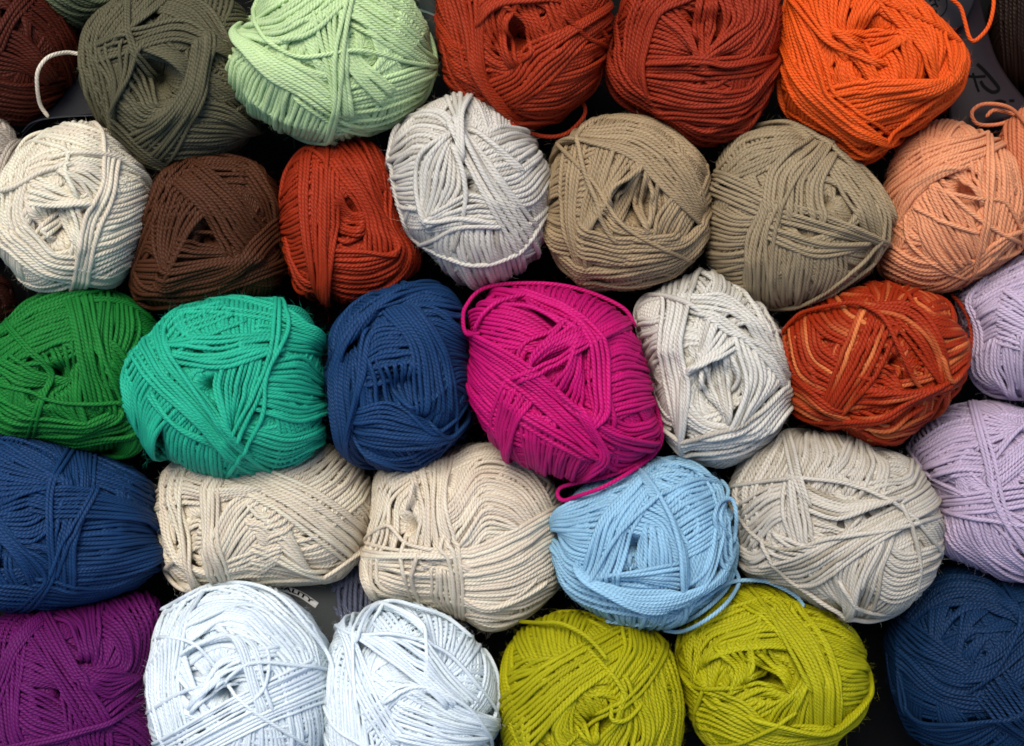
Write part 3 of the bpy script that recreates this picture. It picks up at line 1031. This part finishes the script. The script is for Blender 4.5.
def make_ball(ball, idx):
    d = ball.d
    r = np.random.default_rng(100 + idx)
    grid_dirs = None
    # height map starts at the core surface (with its dimple)
    ii, jj = np.meshgrid(np.arange(GN), np.arange(GN), indexing="ij")
    fx, fy = (ii + .5) / GN * 2 - 1, (jj + .5) / GN * 2 - 1
    z = 1 - np.abs(fx) - np.abs(fy)
    t = np.maximum(-z, 0)
    X = fx - np.sign(fx) * t; Y = fy - np.sign(fy) * t
    GD = np.stack([X, Y, z], -1); GD /= np.linalg.norm(GD, axis=-1, keepdims=True)
    grid = ball.h0(GD).ravel()
    strands = []          # (D, h, kind)
    for D, shell in auto_loops(ball, r):
        n = len(D)
        x = np.linspace(0, 2 * math.pi, n)
        h = ball.h0(D) + YR * (shell + 0.12 * np.sin(x + r.uniform(0, 6.28)) + r.normal(0, 0.1))
        Dj = D + gsmooth(r.normal(0, 1, (n, 3)), 18.0) * 0.022
        D = Dj / np.linalg.norm(Dj, axis=1, keepdims=True)
        T = np.roll(D, -1, 0) - np.roll(D, 1, 0); T /= np.linalg.norm(T, axis=1, keepdims=True)
        Pp = np.cross(T, D)
        S = D[:, None, :] + Pp[:, None, :] * (OFF_WR * YR / ball.R)[None, :, None]
        top = h[:, None] + YR * np.sqrt(1 - OFF_WR ** 2)[None, :]
        np.maximum.at(grid, octa(S).ravel(), top.ravel())
        strands.append((D, h, 0))
    bands = d["bands"]
    i = 0
    while i < len(bands):
        b, fl = bands[i]
        S = band_strands(b, fl, r)
        kind = 1 if len(b) > 1 else 2
        if "&" in fl and i + 1 < len(bands):
            S2 = band_strands(bands[i + 1][0], bands[i + 1][1], r)
            M = []
            for k in range(max(len(S), len(S2))):
                if k < len(S): M.append(S[k])
                if k < len(S2): M.append(S2[k])
            S = M; i += 1
        elif kind == 1:
            if r.random() < .5: S = S[::-1]
        for c in S:
            D = ball.px2dir(c)
            D = dens(D, ball)
            D, sink = extend(D, ball, kind == 2)
            D = dens(D, ball)
            inner = "~" in fl
            lift = 0.0
            if inner and ball.hole_ang:
                aa = np.arccos(np.clip(D @ ball.hd, -1, 1)) / ball.hole_ang
                lift = 0.62 * ball.hole_dep * np.clip(1 - aa, 0, 1)
            h = lift + r.normal(0, 0.16) * YR + lay(ball, grid, D, 0 if inner else (9.0 if kind == 1 else 14.0), it=4, end_sink=sink)
            strands.append((D, h, kind))
        i += 1
    G2 = grid.reshape(GN, GN)
    # yarn packs down: take out the slow build-up, keep the local relief
    H0 = ball.h0(GD)
    lp = G2 - H0
    for ax in (0, 1):
        lp = np.apply_along_axis(lambda v: gsmooth(v, 13.0), ax, lp)
    PM = (lp + 0.35 * YR).ravel()
    gridf = grid
    def Pof(D): return PM[octa(D)]
    # objects
    root = bpy.data.objects.new("yarn_ball", None)
    root.empty_display_size = 0.02
    bottom = ball.C - ball.w * ball.c
    root.location = bottom
    COL.objects.link(root)
    root["label"] = d["T"]; root["category"] = "yarn ball"; root["group"] = "balls of yarn packed side by side in the bin"
    ball.root, ball.origin = root, bottom
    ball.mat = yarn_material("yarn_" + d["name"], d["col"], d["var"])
    G = Geo()
    # core
    th = np.linspace(0, math.pi, 50); ph = np.linspace(0, 2 * math.pi, 97)
    TH, PH = np.meshgrid(th, ph, indexing="ij")
    D = np.stack([np.sin(TH) * np.cos(PH), np.sin(TH) * np.sin(PH), np.cos(TH)], -1)
    Vc = ball.pos(D, ball.h0(D) - Pof(D) - 0.0010)
    at = np.zeros(Vc.shape, np.float32); at[..., 0] = PH * 8; at[..., 1] = TH * ball.R
    G.add_grid(Vc, at)
    outer = []
    sd = 0
    for (D, h, kind) in strands:
        sd += 1
        # visible part only: not deep under later strands, not underneath the ball
        T = np.gradient(D, axis=0); T /= np.linalg.norm(T, axis=1, keepdims=True) + 1e-12
        Pp = np.cross(T, D)
        rel = h - gsmooth(Pof(D), 3.0)
        q = np.clip(np.abs(D[:, 2]) / 0.5, 0, 1)
        rc = YR * (0.3 + 0.6 * q)
        rel = np.where(rel > rc, rc + (0.15 + 0.25 * q) * (rel - rc), rel)
        vis = np.zeros(len(D), bool)
        for o in (-.9, 0, .9):
            vis |= gridf[octa(D + Pp * (o * YR / ball.R))] < h + 2.3 * YR
        vis &= D[:, 2] > -0.62
        vis = np.convolve(np.pad(vis.astype(float), 9), np.ones(13), mode="same")[9:-9] > 0
        st = np.flatnonzero(np.diff(np.r_[0, vis.astype(int)]) == 1)
        en = np.flatnonzero(np.diff(np.r_[vis.astype(int), 0]) == -1)
        L0 = (sd * 0.0137) % 0.31
        rad = YR * r.normal(1.0, 0.05)
        for a, b_ in zip(st, en):
            if b_ - a < 5: continue
            k = np.unique(np.r_[np.arange(a, b_, STRIDE), b_])
            Pw = ball.pos(D[k], rel[k])
            nk = len(k)
            rr_ = rad * (1 + 0.07 * gsmooth(r.normal(0, 1, nk), 2.0) * 1.8) if nk > 14 else np.full(nk, rad)
            rr_ = rr_ * np.minimum(1, 0.45 + 0.3 * np.minimum(np.arange(nk), np.arange(nk)[::-1]))
            V, at, _ = tube_geo(Pw, ball.wdir(D[k]), L0 + a * ball.s, sd, rr_)
            if kind == 2:
                if not outer or outer[-1][0] != sd: outer.append((sd, Geo()))
                outer[-1][1].add_tube(V, at)
            else:
                G.add_tube(V, at)
    fuzz(G, ball, strands, gridf, Pof, r)
    G.build("wound_yarn", ball.mat, root, bottom)
    for _, g in outer:
        g.build("crossing_strand", ball.mat, root, bottom)
    return G.n

tot = 0
for i, b in enumerate(BALLS):
    YR = 0.00092 * b.d.get("yr", [1])[0]; PITCH = 4.8 * YR / 0.00092
    tot += make_ball(b, i)
YR, PITCH = 0.00092, 4.8
print("verts", tot)

# ------------------------------------------------------------------ loose strands hanging off the balls
def loose_path(ball, L):
    P = catmull(L, 30)
    P = resample(P, step=1.0)
    zs = []
    for x, y, l in P:
        if l < -0.01:
            zs.append(ball.z + l / 1000.0)
        else:
            z = ball.z - 0.002
            for o in BALLS:
                t = o.top(x, y)
                if t is not None: z = max(z, t)
            zs.append(z + YR + l / 1000.0)
    zs = np.array(zs)
    for _ in range(3): zs = np.maximum(zs, gsmooth(zs, 5.0)) if len(zs) > 20 else zs
    zs = gsmooth(zs, 5.0) if len(zs) > 20 else zs
    Q = np.array([world_pt(x, y, z) for (x, y, _), z in zip(P, zs)])
    return Q

for ball in BALLS:
    for k, L in enumerate(ball.d["loose"]):
        Q = loose_path(ball, L)[::2]
        n = CAMP - Q; n /= np.linalg.norm(n, axis=1, keepdims=True)
        rad = np.full(len(Q), YR)
        rad[0] = rad[-1] = YR * 0.35; rad[1] = rad[-2] = YR * .85
        V, at, _ = tube_geo(Q, n, 0.1 * k, 40 + k, rad)
        g = Geo(); g.add_tube(V, at)
        mat = ball.mat
        if ball.d["name"] == "cream_left" and k == 0:
            pass
        g.build("loose_strand", mat, ball.root, ball.origin)

# ------------------------------------------------------------------ paper bands round the balls
def by_name(n): return next(b for b in BALLS if b.d["name"] == n)

class Sheet:
    """a bent strip of paper between two edge lines (x, y in picture units, z in mm)"""
    def __init__(self, A, B, bulge):
        P = [resample(catmull(np.array([[*world_pt(x, y, z / 1000.)] for x, y, z in E]), 16), n=40) for E in (A, B)]
        v = np.linspace(0, 1, 24)[None, :, None]
        G = P[0][:, None, :] * (1 - v) + P[1][:, None, :] * v
        G = G + np.array([0, 0, bulge / 1000.]) * np.sin(v * math.pi)
        self.G = G
        du = np.gradient(G, axis=0); dv = np.gradient(G, axis=1)
        n = np.cross(du, dv); n /= np.linalg.norm(n, axis=2, keepdims=True)
        n[n[..., 2] < 0] *= -1
        self.N = n
        s = (CAM_Z - G[..., 2]) / F
        self.px = G[..., 0] / s + W / 2; self.py = H / 2 - G[..., 1] / s
    def at_px(self, x, y, off):
        d = (self.px - x) ** 2 + (self.py - y) ** 2
        idx = np.argsort(d.ravel())[:6]
        w = 1 / (d.ravel()[idx] + 0.3); w /= w.sum()
        z = (self.G.reshape(-1, 3)[idx, 2] * w).sum()
        p = world_pt(x, y, z); n = self.N.reshape(-1, 3)[idx[0]]
        return p + n * off / max(n[2], .3)

def grid_mesh(name, G, mat, parent, origin, thick=0.0003):
    m, k = G.shape[:2]
    idx = np.arange(m * k).reshape(m, k)
    q = np.stack([idx[:-1, :-1], idx[1:, :-1], idx[1:, 1:], idx[:-1, 1:]], -1).reshape(-1, 4)
    me = bpy.data.meshes.new(name)
    me.from_pydata([tuple(p) for p in (G.reshape(-1, 3) - origin)], [], [tuple(int(i) for i in f) for f in q])
    for p in me.polygons: p.use_smooth = True
    me.materials.append(mat)
    o = bpy.data.objects.new(name, me); COL.objects.link(o)
    md = o.modifiers.new("thickness", "SOLIDIFY"); md.thickness = thick; md.offset = 0
    o.location = (0, 0, 0)
    return o

def attach(o, parent_obj, root):
    o.parent = parent_obj
    return o

def paper_band(ball, A, B, bulge, col):
    sh = Sheet(A, B, bulge)
    m = plain_material("paper_" + ball.d["name"], col, 0.55, 0.12, 300)
    o = grid_mesh("paper_band", sh.G, m, None, ball.origin)
    o.parent = ball.root
    return sh, o

def strokes(sh, band, ball, lines, width, mat, name="lettering", off=0.0006):
    V, Fc = [], []
    for ln in lines:
        P = resample(catmull(np.array(ln, float), 12), step=0.8)
        T = np.gradient(P, axis=0); T /= np.linalg.norm(T, axis=1, keepdims=True) + 1e-9
        Nn = np.stack([-T[:, 1], T[:, 0]], 1)
        b = len(V)
        for p, n in zip(P, Nn):
            for sgn in (-1, 1):
                q = p + n * sgn * width / 2
                V.append(tuple(sh.at_px(q[0], q[1], off) - ball.origin))
        for i in range(len(P) - 1):
            Fc.append((b + 2 * i, b + 2 * i + 1, b + 2 * i + 3, b + 2 * i + 2))
    me = bpy.data.meshes.new(name); me.from_pydata(V, [], Fc); me.materials.append(mat)
    o = bpy.data.objects.new(name, me); COL.objects.link(o); o.parent = band
    return o

ink = plain_material("black_ink", (1, 1, 2), 0.95, 0.1)
# grey band with a white QUALITY ribbon
b = by_name("periwinkle")
sh, band = paper_band(b, [(238, 566, 31), (262, 610, 33), (290, 660, 34)], [(330, 570, 27), (342, 598, 31.5), (349, 634, 31)], 2.0, (62, 66, 66))
rib_mat = plain_material("white_ribbon", (214, 214, 210), 0.6, 0.05)
mid = catmull(np.array([(262, 584.5), (285, 589), (301, 595), (317, 605.5)], float), 20)
mid = resample(mid, n=60)
Tm = np.gradient(mid, axis=0); Tm /= np.linalg.norm(Tm, axis=1, keepdims=True)
Nm = np.stack([Tm[:, 1], -Tm[:, 0]], 1)
V = []
for p, n in zip(mid, Nm):
    V.append([sh.at_px(*(p + n * h_), 0.0005) for h_ in (-3.1, 0, 3.1)])
ribbon = grid_mesh("white_ribbon", np.array(V), rib_mat, None, b.origin, 0.0001)
ribbon.parent = band
cu = bpy.data.curves.new("quality_text", "FONT"); cu.body = "QUALITY"; cu.size = 1.0; cu.offset = 0.03
to = bpy.data.objects.new("quality_text", cu); COL.objects.link(to)
dg = bpy.context.evaluated_depsgraph_get()
tm = bpy.data.meshes.new_from_object(to.evaluated_get(dg))
xs = [v.co.x for v in tm.vertices]; ys = [v.co.y for v in tm.vertices]
x0, x1, y0, y1 = min(xs), max(xs), min(ys), max(ys)
for v in tm.vertices:
    t = 0.06 + 0.86 * (v.co.x - x0) / (x1 - x0)
    hh = ((v.co.y - y0) / (y1 - y0) - .5) * 4.8
    k = t * 59; i0 = min(int(k), 58); f = k - i0
    p = mid[i0] * (1 - f) + mid[i0 + 1] * f; n = Nm[i0]
    v.co = Vector(sh.at_px(*(p + n * hh), 0.0009) - b.origin)
bpy.data.objects.remove(to)
tm.materials.clear(); tm.materials.append(ink)
lo = bpy.data.objects.new("lettering", tm); COL.objects.link(lo); lo.parent = band
# dark band with a round emblem
b = by_name("orange")
sh, band = paper_band(b, [(880, -30, 44), (905, 8, 43), (922, 45, 41)], [(985, -40, 42), (975, 0, 41), (963, 26, 40)], 3.0, (38, 37, 40))
cc = [(934 + 12.5 * math.cos(a), 4 + 14 * math.sin(a)) for a in np.linspace(0, 2 * math.pi, 40)]
strokes(sh, band, b, [cc], 0.9, ink, "round_emblem")
strokes(sh, band, b, [[(929, 1), (934, -2), (939, 0)], [(930, 6), (935, 4), (938, 7)], [(931, 10), (936, 11), (934, 14)], [(930, 6), (931, 11)], [(933, -4), (937, 7)]], 1.3, ink)
# dark purple band with a large written letter
b = by_name("peach")
sh, band = paper_band(b, [(935, -20, 30), (945, 50, 30), (950, 135, 32)], [(974, -30, 27), (990, 40, 29), (1006, 75, 30), (1036, 112, 30)], 2.0, (33, 25, 29))
z = lambda *p: [(x / 9.95 + 950, y / 9.95 + 55) for x, y in p]
strokes(sh, band, b, [z((265, 90), (330, 150), (420, 250), (480, 340), (420, 370), (340, 320), (300, 260))], 3.0, ink)
strokes(sh, band, b, [z((180, 210), (250, 218), (350, 212)), z((225, 180), (260, 300), (285, 365)), z((430, 470), (490, 455), (550, 472)), z((585, 455), (635, 455))], 2.2, ink)
# small dark bands behind the cream and mint balls
b = by_name("cream_left")
sh, band = paper_band(b, [(22, 136, 38), (38, 122, 40), (60, 117.5, 41), (100, 115, 41)], [(36, 116, 32), (58, 98, 32), (76, 76, 32), (100, 40, 32)], 0.5, (8, 10, 18))
edge = plain_material("band_edge", (34, 38, 46), 0.5, 0.1)
strokes(sh, band, b, [[(24, 134), (38, 122.5), (60, 118), (98, 115.5)]], 1.3, edge, "folded_edge")
b = by_name("mint")
sh, band = paper_band(b, [(412, -20, 40), (424, 30, 40), (430, 62, 38)], [(446, -20, 40), (444, 30, 40), (440, 62, 38)], 1.0, (16, 28, 25))
pale = plain_material("pale_print", (70, 92, 86), 0.6, 0.1)
strokes(sh, band, b, [[(417, 9), (426, 12), (438, 17)]], 2.0, pale, "printed_line")

# ------------------------------------------------------------------ floor of the bin
def floor():
    me = bpy.data.meshes.new("floor")
    s = 6.0
    me.from_pydata([(-s, -s, 0), (s, -s, 0), (s, s, 0), (-s, s, 0)], [], [(0, 1, 2, 3)])
    me.materials.append(plain_material("dark_floor", (4, 4, 4), 0.9, 0.3, 60))
    o = bpy.data.objects.new("floor", me); COL.objects.link(o)
    o["kind"] = "structure"
    o.location.z = -0.001
floor()

# ------------------------------------------------------------------ light
wd = bpy.data.worlds.new("World"); scene.world = wd
wd.use_nodes = True
nt = wd.node_tree
bg = nt.nodes["Background"]
sky = nt.nodes.new("ShaderNodeTexSky"); sky.sky_type = "NISHITA"; sky.sun_disc = False
SUN_EL, SUN_AZ = math.radians(60), math.radians(-22)
sky.sun_elevation = SUN_EL; sky.sun_rotation = SUN_AZ
nt.links.new(sky.outputs[0], bg.inputs[0])
bg.inputs[1].default_value = 0.075
sl = bpy.data.lights.new("sun", "SUN"); sl.energy = 2.0; sl.angle = math.radians(38); sl.color = (1, .90, .78)
so = bpy.data.objects.new("sun", sl); COL.objects.link(so)
dv = Vector((math.sin(SUN_AZ) * math.cos(SUN_EL), math.cos(SUN_AZ) * math.cos(SUN_EL), math.sin(SUN_EL)))
so.rotation_euler = dv.to_track_quat("Z", "Y").to_euler()
so.location = dv * 3

vs = scene.view_settings
vs.view_transform = "Standard"; vs.look = "None"; vs.exposure = 0.95; vs.gamma = 1
